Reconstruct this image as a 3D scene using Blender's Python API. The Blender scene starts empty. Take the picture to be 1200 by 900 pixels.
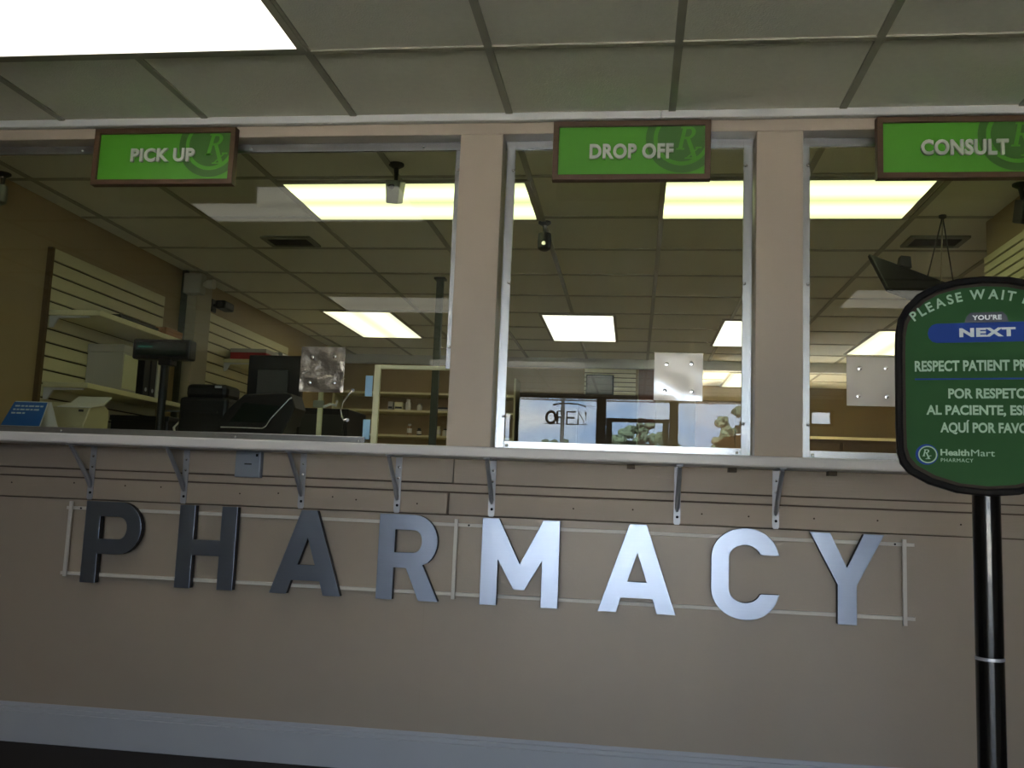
import bpy, math, random
from mathutils import Matrix, Vector
random.seed(7)
S = bpy.context.scene
COL = S.collection
R = math.radians

# ------------------------------------------------------------------ materials
def lin(c):
    return tuple((v/12.92 if v <= .04045 else ((v+.055)/1.055)**2.4) for v in [x/255 for x in c])

MATS = {}
def mat(name, rgb, rough=.5, metal=0., var=.06, scale=18., bump=0., bscale=120., spec=.5, coat=0., aniso=None):
    """principled material whose colour is varied a little by noise"""
    if name in MATS: return MATS[name]
    m = bpy.data.materials.new(name); m.use_nodes = True
    nt = m.node_tree; N = nt.nodes; L = nt.links
    b = N['Principled BSDF']
    b.inputs['Roughness'].default_value = rough
    b.inputs['Metallic'].default_value = metal
    b.inputs['Specular IOR Level'].default_value = spec
    b.inputs['Coat Weight'].default_value = coat
    tc = N.new('ShaderNodeTexCoord')
    nz = N.new('ShaderNodeTexNoise'); nz.inputs['Scale'].default_value = scale; nz.inputs['Detail'].default_value = 4
    mp = N.new('ShaderNodeMapping')
    if aniso: mp.inputs['Scale'].default_value = aniso
    L.new(tc.outputs['Object'], mp.inputs['Vector']); L.new(mp.outputs['Vector'], nz.inputs['Vector'])
    mx = N.new('ShaderNodeMix'); mx.data_type = 'RGBA'
    c = lin(rgb)
    mx.inputs['A'].default_value = tuple(v*(1-var) for v in c)+(1,)
    mx.inputs['B'].default_value = tuple(min(1, v*(1+var)) for v in c)+(1,)
    L.new(nz.outputs['Fac'], mx.inputs['Factor']); L.new(mx.outputs['Result'], b.inputs['Base Color'])
    if bump:
        n2 = N.new('ShaderNodeTexNoise'); n2.inputs['Scale'].default_value = bscale; n2.inputs['Detail'].default_value = 5
        L.new(mp.outputs['Vector'], n2.inputs['Vector'])
        bp = N.new('ShaderNodeBump'); bp.inputs['Strength'].default_value = bump; bp.inputs['Distance'].default_value = .01
        L.new(n2.outputs['Fac'], bp.inputs['Height']); L.new(bp.outputs['Normal'], b.inputs['Normal'])
    MATS[name] = m
    return m

M = {}
M['wall'] = mat('tan_wall_paint', (182, 168, 152), .38, var=.03, scale=3, bump=.06, bscale=90)
M['board'] = mat('tan_board_paint', (178, 163, 147), .5, var=.05, scale=6, bump=.1, bscale=60, aniso=(.3, 3, 3))
M['rxwall'] = mat('ochre_wall_paint', (160, 140, 104), .55, var=.04, scale=3, bump=.05)
M['rxback'] = mat('brown_tan_wall_paint', (122, 106, 74), .6, var=.04, scale=3)
M['tile'] = mat('ceiling_tile', (236, 234, 220), .9, var=.05, scale=40, bump=.35, bscale=160)
M['grid'] = mat('ceiling_grid_paint', (172, 169, 152), .5, var=.03)
M['trimwhite'] = mat('white_trim_paint', (205, 205, 205), .35, var=.03, scale=5)
M['basewhite'] = mat('white_gloss_paint', (200, 203, 212), .3, var=.05, scale=4)
M['floor'] = mat('dark_carpet', (52, 48, 48), .95, var=.3, scale=200, bump=.5, bscale=400)
M['shopfloor'] = mat('pale_vinyl_floor', (196, 190, 178), .4, var=.05)
M['rxfloor'] = mat('beige_vinyl', (150, 140, 120), .5, var=.05)
M['laminate'] = mat('white_laminate', (226, 222, 222), .35, var=.04, scale=10)
M['alu'] = mat('aluminium', (196, 198, 202), .26, .9, var=.08, scale=8, aniso=(6, 1, .4))
M['zinc'] = mat('zinc_plated_steel', (182, 184, 192), .45, .55, var=.08, scale=30)
M['steel'] = mat('polished_steel', (225, 225, 225), .12, 1., var=.03)
M['hole'] = mat('dark_hole', (12, 12, 12), .9, var=.02)
M['letter'] = mat('brushed_aluminium_letter', (148, 158, 178), .31, .9, var=.04, scale=60, aniso=(.1, 1, 4), bump=.02, bscale=300)
M['letterside'] = mat('dark_letter_side', (20, 20, 23), .5, var=.05)
M['rail'] = mat('white_rail_paint', (228, 223, 216), .45, var=.04)
M['walnut'] = mat('walnut_frame', (86, 60, 40), .5, var=.2, scale=14, aniso=(1, 6, 6))
M['lime'] = mat('lime_sign_face', (84, 158, 42), .4, var=.03)
M['limedark'] = mat('dark_green_print', (66, 112, 44), .4, var=.03)
M['silvertext'] = mat('silver_raised_letter', (205, 208, 200), .4, .2, var=.03)
M['board_green'] = mat('deep_green_print', (38, 80, 40), .6, var=.03, spec=.15)
M['print_text'] = mat('pale_green_print', (160, 190, 165), .6, var=.02)
M['print_white'] = mat('white_print', (205, 212, 215), .5, var=.02)
M['print_blue'] = mat('blue_print', (28, 62, 140), .6, var=.03, spec=.15)
M['print_navy'] = mat('navy_print', (20, 32, 48), .45, var=.03)
M['blackplastic'] = mat('black_plastic', (15, 15, 16), .42, var=.1, spec=.3)
M['blackpole'] = mat('black_gloss_paint', (12, 12, 13), .22, var=.1, coat=.3)
M['brownedge'] = mat('brown_black_edge', (52, 42, 34), .6, var=.1, spec=.15)
M['slat'] = mat('cream_slatwall', (214, 208, 172), .5, var=.03, scale=8)
M['trimbrown'] = mat('brown_edge_strip', (96, 74, 42), .6, var=.1)
M['colgrey'] = mat('grey_column_paint', (158, 150, 130), .55, var=.04)
M['signframe'] = mat('black_sign_edge', (20, 17, 15), .6, var=.1, spec=.12)
M['gap'] = mat('gap_shade_and_block_brown', (104, 92, 80), .9, var=.2)  # brown holds the shade of the board gaps; also on the mounting blocks
M['groove'] = mat('brown_groove', (62, 48, 30), .7, var=.1)
M['shelfcream'] = mat('cream_shelf', (216, 210, 168), .5, var=.03)
M['cream'] = mat('cream_paint', (206, 205, 168), .5, var=.03)
M['paper'] = mat('white_paper', (215, 213, 205), .8, var=.03)
M['greybox'] = mat('pale_grey_card', (172, 168, 160), .7, var=.04)
M['orange'] = mat('orange_brown_card', (150, 96, 44), .7, var=.08)
M['red'] = mat('red_card', (176, 40, 44), .5, var=.05)
M['plasticwrap'] = mat('clear_plastic_wrap', (190, 190, 186), .2, var=.15, scale=30, bump=.5, bscale=40)
M['beige'] = mat('beige_plastic', (176, 170, 136), .45, var=.04)
M['screen'] = mat('green_black_screen', (8, 26, 22), .15, var=.4, scale=30)
M['blueprint'] = mat('blue_card_print', (30, 92, 160), .45, var=.04)
M['bluetag'] = mat('pale_blue_sticker', (150, 195, 225), .5, var=.05)
M['cover'] = mat('clear_acrylic_cover', (232, 226, 220), .10, .35, var=.05, scale=6, bump=.04, bscale=9)
M['covercrumple'] = mat('crumpled_clear_film', (150, 142, 132), .14, .6, var=.2, scale=20, bump=1.0, bscale=22)
M['greybox2'] = mat('grey_steel_box', (150, 158, 172), .4, .3, var=.06)
M['polegrey'] = mat('grey_green_conduit', (72, 78, 68), .5, .3, var=.06)
M['dark'] = mat('dark_grey_plastic', (44, 46, 44), .5, var=.1)
M['camwhite'] = mat('grey_camera_shell', (120, 122, 100), .45, var=.05)
M['vent'] = mat('dark_vent_metal', (58, 52, 46), .6, var=.1)
M['bronze'] = mat('dark_bronze_frame', (34, 32, 31), .45, .3, var=.1)
M['doorred'] = mat('red_brown_wood', (110, 62, 38), .45, var=.15, scale=8, aniso=(6, 6, .6))
M['storewall'] = mat('store_wall_paint', (176, 166, 150), .6, var=.03, scale=3)
M['asphalt'] = mat('asphalt', (165, 162, 154), .95, var=.2, scale=10)
M['leafa'] = mat('leaf_green', (42, 58, 42), .8, var=.5, scale=3, bump=1., bscale=6)
M['bark'] = mat('bark', (80, 66, 52), .9, var=.2)
M['neon'] = mat('unlit_neon_glass', (20, 20, 26), .2, var=.1)
M['wire'] = mat('black_cable', (20, 20, 20), .6, var=.1)
M['amber'] = mat('amber_bottle', (150, 120, 80), .3, var=.1)
M['silvercable'] = mat('steel_cable', (160, 155, 130), .3, .9, var=.1)

def emis(name, rgb, strength, band=0.):
    m = bpy.data.materials.new(name); m.use_nodes = True
    N = m.node_tree.nodes; L = m.node_tree.links; N.clear()
    out = N.new('ShaderNodeOutputMaterial'); e = N.new('ShaderNodeEmission')
    e.inputs['Color'].default_value = rgb+(1,)
    tc = N.new('ShaderNodeTexCoord'); sp = N.new('ShaderNodeSeparateXYZ'); L.new(tc.outputs['Object'], sp.inputs[0])
    ab = N.new('ShaderNodeMath'); ab.operation = 'ABSOLUTE'; L.new(sp.outputs['Y'], ab.inputs[0])
    d = N.new('ShaderNodeMath'); d.operation = 'SUBTRACT'; L.new(ab.outputs[0], d.inputs[0]); d.inputs[1].default_value = .14
    ab2 = N.new('ShaderNodeMath'); ab2.operation = 'ABSOLUTE'; L.new(d.outputs[0], ab2.inputs[0])
    mr = N.new('ShaderNodeMapRange'); mr.interpolation_type = 'SMOOTHSTEP'
    mr.inputs['From Min'].default_value = .02; mr.inputs['From Max'].default_value = .15
    mr.inputs['To Min'].default_value = strength*(1+band); mr.inputs['To Max'].default_value = strength*(1-band)
    L.new(ab2.outputs[0], mr.inputs['Value'])
    L.new(mr.outputs[0], e.inputs['Strength']); L.new(e.outputs[0], out.inputs['Surface'])
    return m
PANEL = 3.4
M['lamp'] = emis('fluorescent_diffuser', (1., .96, .84), PANEL*.46, .1)
M['lampgreen'] = emis('aged_fluorescent_diffuser', (.95, 1., .50), PANEL*.44, .42)
M['lampwarm'] = emis('warm_fluorescent_diffuser', (1., .94, .66), PANEL*.42, .3)

def glassmat(name, f0, tint):
    m = bpy.data.materials.new(name); m.use_nodes = True
    N = m.node_tree.nodes; L = m.node_tree.links; N.clear()
    out = N.new('ShaderNodeOutputMaterial'); mix = N.new('ShaderNodeMixShader')
    t = N.new('ShaderNodeBsdfTransparent'); t.inputs['Color'].default_value = tint+(1,)
    g = N.new('ShaderNodeBsdfGlossy'); g.inputs['Roughness'].default_value = 0.
    lw = N.new('ShaderNodeLayerWeight'); lw.inputs['Blend'].default_value = .5
    pw = N.new('ShaderNodeMath'); pw.operation = 'POWER'; L.new(lw.outputs['Facing'], pw.inputs[0]); pw.inputs[1].default_value = 5
    ma = N.new('ShaderNodeMath'); ma.operation = 'MULTIPLY_ADD'; L.new(pw.outputs[0], ma.inputs[0])
    ma.inputs[1].default_value = 1-f0; ma.inputs[2].default_value = f0
    L.new(ma.outputs[0], mix.inputs['Fac']); L.new(t.outputs[0], mix.inputs[1]); L.new(g.outputs[0], mix.inputs[2])
    L.new(mix.outputs[0], out.inputs['Surface'])
    return m
M['glass'] = glassmat('window_glass', .037, (.95, .97, .94))
M['storeglass'] = glassmat('storefront_glass', .04, (.97, .98, .97))

# ------------------------------------------------------------------ mesh builder
def mesh_from_curve(cu):
    o = bpy.data.objects.new('tmp', cu); COL.objects.link(o)
    dg = bpy.context.evaluated_depsgraph_get(); dg.update()
    me = bpy.data.meshes.new_from_object(o.evaluated_get(dg))
    vs = [tuple(v.co) for v in me.vertices]; fs = [tuple(p.vertices) for p in me.polygons]
    bpy.data.objects.remove(o); bpy.data.meshes.remove(me); bpy.data.curves.remove(cu)
    return vs, fs

def shape2d(loops, depth, bevel=0.):
    cu = bpy.data.curves.new('tmpc', 'CURVE'); cu.dimensions = '2D'; cu.fill_mode = 'BOTH'
    cu.extrude = max(0, depth/2-bevel); cu.bevel_depth = bevel; cu.bevel_resolution = 1
    for lp in loops:
        sp = cu.splines.new('POLY'); sp.points.add(len(lp)-1)
        for p, q in zip(sp.points, lp): p.co = (q[0], q[1], 0, 1)
        sp.use_cyclic_u = True
    return mesh_from_curve(cu)

def text2d(body, depth=.001, bold=.0, spacing=1.):
    cu = bpy.data.curves.new('tmpt', 'FONT'); cu.body = body; cu.size = 1.; cu.extrude = depth
    cu.offset = bold; cu.space_character = spacing; cu.resolution_u = 4
    return mesh_from_curve(cu)
CAPH = {}
def caph(bold):
    if bold not in CAPH:
        v, _ = text2d('H', 0, bold); CAPH[bold] = (min(p[1] for p in v), max(p[1] for p in v))
    return CAPH[bold]

def FRONT(o): return (Vector(o), Vector((1, 0, 0)), Vector((0, 0, 1)))       # faces -y

class MB:
    def __init__(s): s.v = []; s.f = []
    def add(s, vs, fs):
        n = len(s.v); s.v += [Vector(p) for p in vs]; s.f += [tuple(i+n for i in f) for f in fs]; return s
    def box(s, x0, x1, y0, y1, z0, z1):
        return s.add([(x0, y0, z0), (x1, y0, z0), (x1, y1, z0), (x0, y1, z0), (x0, y0, z1), (x1, y0, z1), (x1, y1, z1), (x0, y1, z1)],
                     [(0, 3, 2, 1), (4, 5, 6, 7), (0, 1, 5, 4), (1, 2, 6, 5), (2, 3, 7, 6), (3, 0, 4, 7)])
    def place(s, vf, fr):
        o, u, v = fr; w = u.cross(v)
        return s.add([o+u*p[0]+v*p[1]+w*p[2] for p in vf[0]], vf[1])
    def shape(s, loops, depth, fr, bevel=0.): return s.place(shape2d(loops, depth, bevel), fr)
    def text(s, body, x0, x1, z0, h, fr, depth=.0006, bold=.02, spacing=1.):
        vs, fs = text2d(body, 1., bold, spacing); a, b = caph(bold)
        xa = min(p[0] for p in vs); xb = max(p[0] for p in vs)
        sx = (x1-x0)/(xb-xa); sy = h/(b-a)
        return s.place(([(x0+(p[0]-xa)*sx, z0+(p[1]-a)*sy, p[2]*depth) for p in vs], fs), fr)
    def tube(s, pts, r, n=8, caps=True):
        pts = [Vector(p) for p in pts]; rings = []
        up = None
        for i, p in enumerate(pts):
            t = (pts[min(i+1, len(pts)-1)]-pts[max(i-1, 0)]).normalized()
            if up is None:
                up = Vector((0, 1, 0)) if abs(t.y) < .9 else Vector((0, 0, 1))
            a = t.cross(up).normalized(); up = a.cross(t).normalized()
            rr = r[i] if isinstance(r, (list, tuple)) else r
            rings.append([p+a*math.cos(2*math.pi*k/n)*rr+up*math.sin(2*math.pi*k/n)*rr for k in range(n)])
        vs = [q for rg in rings for q in rg]; fs = []
        for i in range(len(pts)-1):
            for k in range(n):
                fs.append((i*n+k, i*n+(k+1) % n, (i+1)*n+(k+1) % n, (i+1)*n+k))
        if caps:
            fs.append(tuple(range(n-1, -1, -1))); fs.append(tuple((len(pts)-1)*n+k for k in range(n)))
        return s.add(vs, fs)
    def lathe(s, prof, c, axis='z', n=20):
        vs = []; fs = []
        for (r, h) in prof:
            for k in range(n):
                a = 2*math.pi*k/n; x, y = r*math.cos(a), r*math.sin(a)
                vs.append({'z': (x, y, h), 'y': (x, h, -y), 'x': (h, x, y)}[axis])
        m = len(prof)
        for i in range(m-1):
            for k in range(n): fs.append((i*n+k, i*n+(k+1) % n, (i+1)*n+(k+1) % n, (i+1)*n+k))
        fs.append(tuple(range(n-1, -1, -1))); fs.append(tuple((m-1)*n+k for k in range(n)))
        return s.add([Vector(v)+Vector(c) for v in vs], fs)
    def build(s, name, m, parent=None, bevel=0., smooth=False, origin=None):
        me = bpy.data.meshes.new(name)
        if parent is not None:
            inv = WM(parent).inverted(); vs = [inv @ p for p in s.v]
        elif origin is not None:
            vs = [p-Vector(origin) for p in s.v]
        else: vs = s.v
        me.from_pydata([tuple(p) for p in vs], [], s.f); me.validate()
        import bmesh
        bm = bmesh.new(); bm.from_mesh(me); bmesh.ops.recalc_face_normals(bm, faces=bm.faces); bm.to_mesh(me); bm.free()
        me.materials.append(m)
        o = bpy.data.objects.new(name, me); COL.objects.link(o)
        if parent is not None: o.parent = parent
        elif origin is not None: o.location = origin
        if bevel:
            bv = o.modifiers.new('edge', 'BEVEL'); bv.width = bevel; bv.segments = 2; bv.limit_method = 'ANGLE'; bv.angle_limit = R(40)
        if smooth:
            for p in me.polygons: p.use_smooth = True
            if hasattr(me, 'set_sharp_from_angle'): me.set_sharp_from_angle(angle=R(40))
        return o

def WM(o):
    m = Matrix.Translation(o.location) @ o.rotation_euler.to_matrix().to_4x4()
    return WM(o.parent) @ m if o.parent else m

def tag(o, label, cat, group=None):
    o['label'] = label; o['category'] = cat
    if group: o['group'] = group
    return o
def thing(name, label, cat, loc, rz=0., group=None):
    o = bpy.data.objects.new(name, None); COL.objects.link(o)
    o.location = loc; o.rotation_euler = (0, 0, rz); o.empty_display_size = .05
    return tag(o, label, cat, group)
def struct(o): o['kind'] = 'structure'; return o
def B(*a): return MB().box(*a)
def copy_tree(root, loc, rz=None, label=None, parent=None):
    r = root.copy(); COL.objects.link(r); r.location = loc
    if rz is not None: r.rotation_euler = (0, 0, rz)
    if label: r['label'] = label
    def kids(a, b):
        for ch in [k for k in bpy.data.objects if k.parent is a]:
            c = ch.copy(); COL.objects.link(c); c.parent = b; kids(ch, c)
    kids(root, r)
    return r

CZ = 2.43          # ceiling height
GX = [.11+.61*k for k in range(-8, 8)]
# ------------------------------------------------------------------ the setting
struct(B(-4.5, 4.5, -8.9, -3.6, -.06, 0).build('floor', M['shopfloor']))
struct(B(-4.5, 4.5, -3.6, .02, -.06, 0).build('floor_carpet', M['floor']))
struct(B(-3.2, 4.5, .02, 8.2, -.06, 0).build('floor_pharmacy', M['rxfloor']))
ceil = struct(B(-4.6, 4.6, -9.1, 8.2, CZ, CZ+.08).build('ceiling', M['tile']))
g = MB()
for x in GX: g.box(x-.013, x+.013, -8.8, -.03, CZ-.007, CZ+.002); g.box(x-.013, x+.013, .13, 7.95, CZ-.007, CZ+.002)
for k in range(14):
    y = -.54-.61*k
    if y > -8.8: g.box(-4.45, 4.45, y-.012, y+.012, CZ-.006, CZ+.002)
for k in range(13):
    y = .66+.61*k
    if y < 7.9: g.box(-3.06, 4.4, y-.012, y+.012, CZ-.006, CZ+.002)
struct(g.build('ceiling_grid', M['grid'], ceil))

# pharmacy front wall: knee wall, two piers and header (three openings)
W1, P1L, P1R, P2L, P2R, W3R = -2.98, -.688, -.523, .420, .586, 1.62
LT = 1.150         # top of the ledge
HB = 2.356         # underside of the header
w = MB()
w.box(-4.5, 4.5, 0, .13, 0, 1.113)
w.box(-4.5, W1, 0, .13, LT, HB); w.box(P1L, P1R, 0, .13, LT, HB); w.box(P2L, P2R, 0, .13, LT, HB); w.box(W3R, 4.5, 0, .13, LT, HB)
w.box(-4.5, 4.5, 0, .13, HB, CZ)
wf = struct(w.build('wall_front', M['wall'], bevel=.003))
# crown strip under the ceiling
t = MB().box(-4.5, .07, -.03, 0, 2.399, CZ); t.box(.0705, 4.5, -.03, 0, 2.399, CZ)
struct(t.build('trim_1', M['trimwhite'], bevel=.005))
# painted boards under the ledge
b1 = MB().box(-4.5, -.652, -.016, 0, 1.026, 1.113); b1.box(-.650, 4.5, -.015, 0, 1.025, 1.113)
struct(b1.build('trim_2', M['board'], bevel=.002))
b2 = MB().box(-4.5, -.70, -.008, 0, .994, 1.020); b2.box(-.699, 4.5, -.008, 0, .994, 1.020)
struct(b2.build('trim_3', M['board'], bevel=.001))
b3 = MB().box(-4.5, -.669, -.019, 0, .911, .988); b3.box(-.662, 4.5, -.018, 0, .911, .988)
gp = MB().box(-4.5, 4.5, -.003, 0, 1.0202, 1.0258); gp.box(-4.5, 4.5, -.003, 0, .9882, .9938); gp.box(-4.5, 4.5, -.003, 0, .9068, .9108); gp.box(-.6692, -.6618, -.004, 0, .911, .988)  # dark strips paint in the shadow lines between the boards
struct(gp.build('trim_gap_shade', M['gap']))
struct(B(-.7398, -.7382, -.0006, 0, .143, .60).build('trim_9', M['board']))
bo = struct(b3.build('trim_4', M['board'], bevel=.003))
nh = MB()
for x, z in [(-2.39, .962), (-2.13, .97), (-1.92, .967), (-1.775, .967), (-1.46, .955), (-1.31, .962), (-1.1, .957), (-1.01, .95), (-.78, .945), (-.21, .95), (.0, .955), (.24, .95), (.40, .948), (.62, .95), (.83, .952), (1.1, .95)]:
    nh.lathe([(.0030, -.0002), (.0030, .002)], (x, -.0195, z), 'y', 10)
struct(nh.build('nail_hole', M['groove'], bo))
# baseboard with stepped top
bb = MB().box(-4.5, 4.5, -.014, 0, 0, .112); bb.box(-4.5, 4.5, -.010, 0, .112, .128); bb.box(-4.5, 4.5, -.005, 0, .128, .143)
struct(bb.build('baseboard_front', M['basewhite'], bevel=.003))
# customer side shell
struct(B(-4.6, -4.5, -9.0, 0, 0, CZ).build('wall_left', M['storewall']))
struct(B(4.5, 4.6, -9.0, 0, 0, CZ).build('wall_right', M['storewall']))
struct(B(-4.5, -1.05, -4.15, -4.0, 0, 1.42).box(-4.5, -1.75, -4.15, -4.0, 1.42, 2.15).build('wall_daylight_block_left', M['storewall'], bevel=.01))  # added out of view to keep daylight off the lower left wall
struct(B(1.15, 4.5, -4.15, -4.0, 0, 1.42).build('wall_daylight_block_right', M['storewall'], bevel=.01))  # added out of view to dim daylight on the lower right wall
# pharmacy shell
struct(B(-3.2, -3.07, .13, 6.05, 0, CZ).build('wall_pharmacy_left', M['rxwall']))
struct(B(1.70, 1.82, .13, 1.36, 0, CZ).build('wall_pharmacy_right', M['rxwall'], bevel=.002))
struct(B(-3.2, .60, 6.06, 6.2, 0, CZ).build('wall_pharmacy_partition', M['rxwall']))
struct(B(-.1, 4.5, 7.95, 8.1, 0, CZ).build('wall_pharmacy_back', M['rxback']))
struct(B(4.4, 4.5, .13, 8, 0, CZ).build('wall_pharmacy_far', M['rxwall']))
struct(B(-3.07, 4.4, 6.0, 6.055, 2.335, CZ).build('trim_5', M['trimwhite'], bevel=.004))
struct(B(.03, .20, 6.035, 6.06, 0, 2.333).build('door_2', M['doorred'], bevel=.003))

# storefront wall behind the camera
FY = -8.88
s = MB()
s.box(-4.5, -2.20, FY-.12, FY, 0, CZ)
s.box(-2.20, 1.85, FY-.12, FY, 2.39, CZ)
s.box(-2.20, -1.65, FY-.12, FY, 2.165, 2.39)
s.box(1.85, 2.25, FY-.12, FY, 0, CZ); s.box(2.25, 2.56, FY-.12, FY, 0, 2.07); s.box(2.25, 2.56, FY-.12, FY, 2.29, CZ); s.box(2.56, 4.5, FY-.12, FY, 0, CZ)
struct(s.build('wall_back', M['storewall']))
def store_window(name, x0, x1, z0, z1):
    p = struct(B(x0+.03, x1-.03, FY-.07, FY-.062, z0+.03, z1-.03).build(name, M['storeglass']))
    f = MB().box(x0, x1, FY-.1, FY-.02, z0, z0+.04).box(x0, x1, FY-.1, FY-.02, z1-.03, z1).box(x0, x0+.035, FY-.1, FY-.02, z0+.04, z1-.03).box(x1-.035, x1, FY-.1, FY-.02, z0+.04, z1-.03)
    struct(f.build('window_frame', M['bronze'], p)); return p
store_window('window_4', -2.20, -1.65, 0, 2.165)
store_window('window_5', -1.60, -.48, 0, 2.39)
store_window('window_6', .535, 1.85, 0, 2.39)
store_window('window_7', 2.25, 2.56, 2.07, 2.29)
struct(B(-1.65, -1.60, FY-.11, FY-.01, 0, 2.39).build('trim_6', M['bronze']))
# storefront door with transom
d = MB().box(-.48, -.385, FY-.11, FY, 0, 2.39).box(.455, .535, FY-.11, FY, 0, 2.39).box(-.385, .455, FY-.11, FY, 2.088, 2.106).box(-.385, .455, FY-.11, FY, 2.365, 2.39)
dr = struct(d.build('door_1', M['bronze']))
dl = MB().box(-.38, -.30, FY-.09, FY-.04, 0, 2.085).box(.37, .45, FY-.09, FY-.04, 0, 2.085).box(-.30, .37, FY-.09, FY-.04, 2.06, 2.085).box(-.30, .37, FY-.09, FY-.04, 0, .2)
struct(dl.build('door_leaf', M['bronze'], dr))
struct(B(-.30, .37, FY-.07, FY-.064, .2, 2.06).build('glass', M['storeglass'], dr))
struct(B(-.385, .455, FY-.07, FY-.064, 2.106, 2.365).build('transom_glass', M['storeglass'], dr))
struct(MB().text('1545', -.02, .145, 1.972, .07, FRONT((0, FY-.058, 0)), .002, .03).build('house_number', M['print_navy'], dr))
struct(MB().tube([(-.28, FY-.03, 1.02), (.35, FY-.03, 1.02)], .016).build('push_bar', M['alu'], dr))
# ground outside
struct(B(-60, 60, -90, -9.0, -.16, -.06).build('ground', M['asphalt']))

# ------------------------------------------------------------------ pharmacy windows (frames screwed to the openings)
GY = .085
def screw(parent, x, z, y=GY-.012):
    return MB().lathe([(.0062, 0), (.0058, -.0022), (.0035, -.0042), (.001, -.0048)], (x, y, z), 'y', 12).build('screw', M['steel'], parent, smooth=True)
def rails(parent, boxes):
    for b in boxes: struct(B(*b).build('frame_rail', M['alu'], parent, bevel=.0012))
RY0, RY1 = GY-.012, GY
# window 1 : glass with a pass-through cut-out at its lower right
p1 = [(W1, LT), (-.99, LT), (-.99, 1.457), (P1L, 1.457), (P1L, HB), (W1, HB)]
win1 = struct(MB().shape([p1], .006, FRONT((0, GY+.003, 0))).build('window_1', M['glass']))
rails(win1, [(W1, P1L, RY0, RY1, 2.322, HB), (P1L-.031, P1L, RY0, RY1, 1.457, 2.322), (W1, -1.02, RY0, RY1, LT, 1.188)])
struct(B(-.999, -.975, GY-.004, GY+.012, LT, 1.468).build('opening_edge', M['cream'], win1, bevel=.002))
struct(B(-.975, P1L, GY-.004, GY+.012, 1.453, 1.468).build('opening_edge', M['cream'], win1, bevel=.002))
for x, z in [(-2.297, 2.338), (-1.564, 2.338), (-.85, 2.338), (-2.267, 1.174), (-1.536, 1.172), (-1.042, 1.171), (-.708, 2.242), (-.708, 1.541)]: screw(win1, x, z)
win2 = struct(B(P1R, P2L, GY, GY+.006, LT, HB).build('window_2', M['glass']))
rails(win2, [(P1R, P2L, RY0, RY1, 2.322, HB), (P1R+.006, P1R+.040, RY0-.002, RY1-.001, LT, HB-.004), (P2L-.038, P2L-.004, RY0-.002, RY1-.001, LT, HB-.004), (P1R+.04, P2L-.038, RY0, RY1, LT, 1.190)])
for x, z in [(-.489, 2.237), (-.489, 1.793), (-.489, 1.282), (-.472, 1.174), (.368, 1.174), (.390, 2.25), (.388, 1.798), (.388, 1.278)]: screw(win2, x, z, RY0-.002)
win3 = struct(B(P2R, W3R, GY, GY+.006, LT, HB).build('window_3', M['glass']))
rails(win3, [(P2R, W3R, RY0, RY1, 2.322, HB), (P2R+.001, P2R+.036, RY0-.002, RY1-.001, LT, HB-.004), (W3R-.036, W3R-.001, RY0-.002, RY1-.001, LT, HB-.004), (P2R+.036, W3R-.036, RY0, RY1, LT, 1.190)])
for x, z in [(.616, 2.249), (.616, 1.797), (.616, 1.282), (.632, 1.174), (1.1, 1.174), (1.0, 2.338)]: screw(win3, x, z, RY0-.002)

# ------------------------------------------------------------------ ledge and its brackets
lg = B(-4.45, 2.6, -.2, .62, 1.113, LT)
lgo = tag(lg.build('counter_ledge', M['laminate'], bevel=.007, origin=(0, 0, 1.113)), 'long white laminate counter ledge under the three pharmacy windows', 'counter')

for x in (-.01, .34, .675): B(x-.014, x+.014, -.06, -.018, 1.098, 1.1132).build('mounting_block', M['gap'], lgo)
BX = [(-2.06, 'first bracket from the left, above the letter P'), (-1.681, 'second bracket from the left, above the letter H'),
      (-1.220, 'third bracket from the left, right of the grey box'), (-.855, 'bracket above the letter R'),
      (-.505, 'bracket above the letter M, under the left edge of the middle window'), (.154, 'bracket above the right-hand letter A'),
      (.491, 'bracket above the letter C, under the right pier')]
def bracket(x):
    r = thing('shelf_bracket', '', 'bracket', (x, 0, .912), group='steel brackets under the counter ledge')
    lp = [(x-.0115, .916), (x-.008, .909), (x+.008, .909), (x+.0115, .916), (x+.0115, 1.113), (x-.0115, 1.113)]
    MB().shape([lp], .003, FRONT((0, -.0208, 0))).build('wall_plate', M['zinc'], r)
    B(x-.0115, x+.0115, -.182, -.0223, 1.110, 1.113).build('shelf_arm', M['zinc'], r)
    MB().tube([(x, -.0225, .955), (x, -.030, .968), (x, -.060, 1.004), (x, -.160, 1.096), (x, -.175, 1.107)], [.004, .0085, .0085, .0075, .006], 10).build('brace', M['zinc'], r, smooth=True)
    for z in (1.075, 1.035, .936):
        MB().lathe([(.0050, 0), (.0044, -.0016), (.001, -.0024)], (x+.001, -.0223, z), 'y', 10).build('screw', M['steel'] if z > 1.0 else M['hole'], r)
    return r
br0 = bracket(BX[0][0]); br0['label'] = 'steel shelf bracket, '+BX[0][1]
for x, l in BX[1:]: copy_tree(br0, (x, 0, .912), label='steel shelf bracket, '+l)
# grey electrical box under the ledge
e = thing('electrical_box', 'small blue-grey steel electrical box under the counter ledge', 'electrical box', (-1.425, 0, 1.015))
B(-1.476, -1.378, -.045, -.015, 1.016, 1.113).build('body', M['greybox2'], e, bevel=.003)
B(-1.474, -1.380, -.048, -.045, 1.018, 1.110).build('cover', M['greybox2'], e, bevel=.001)
B(-1.438, -1.410, -.0492, -.048, 1.063, 1.068).build('nameplate', M['dark'], e)
B(-1.395, -1.387, -.05, -.048, 1.094, 1.104).build('knockout', M['hole'], e)
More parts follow.
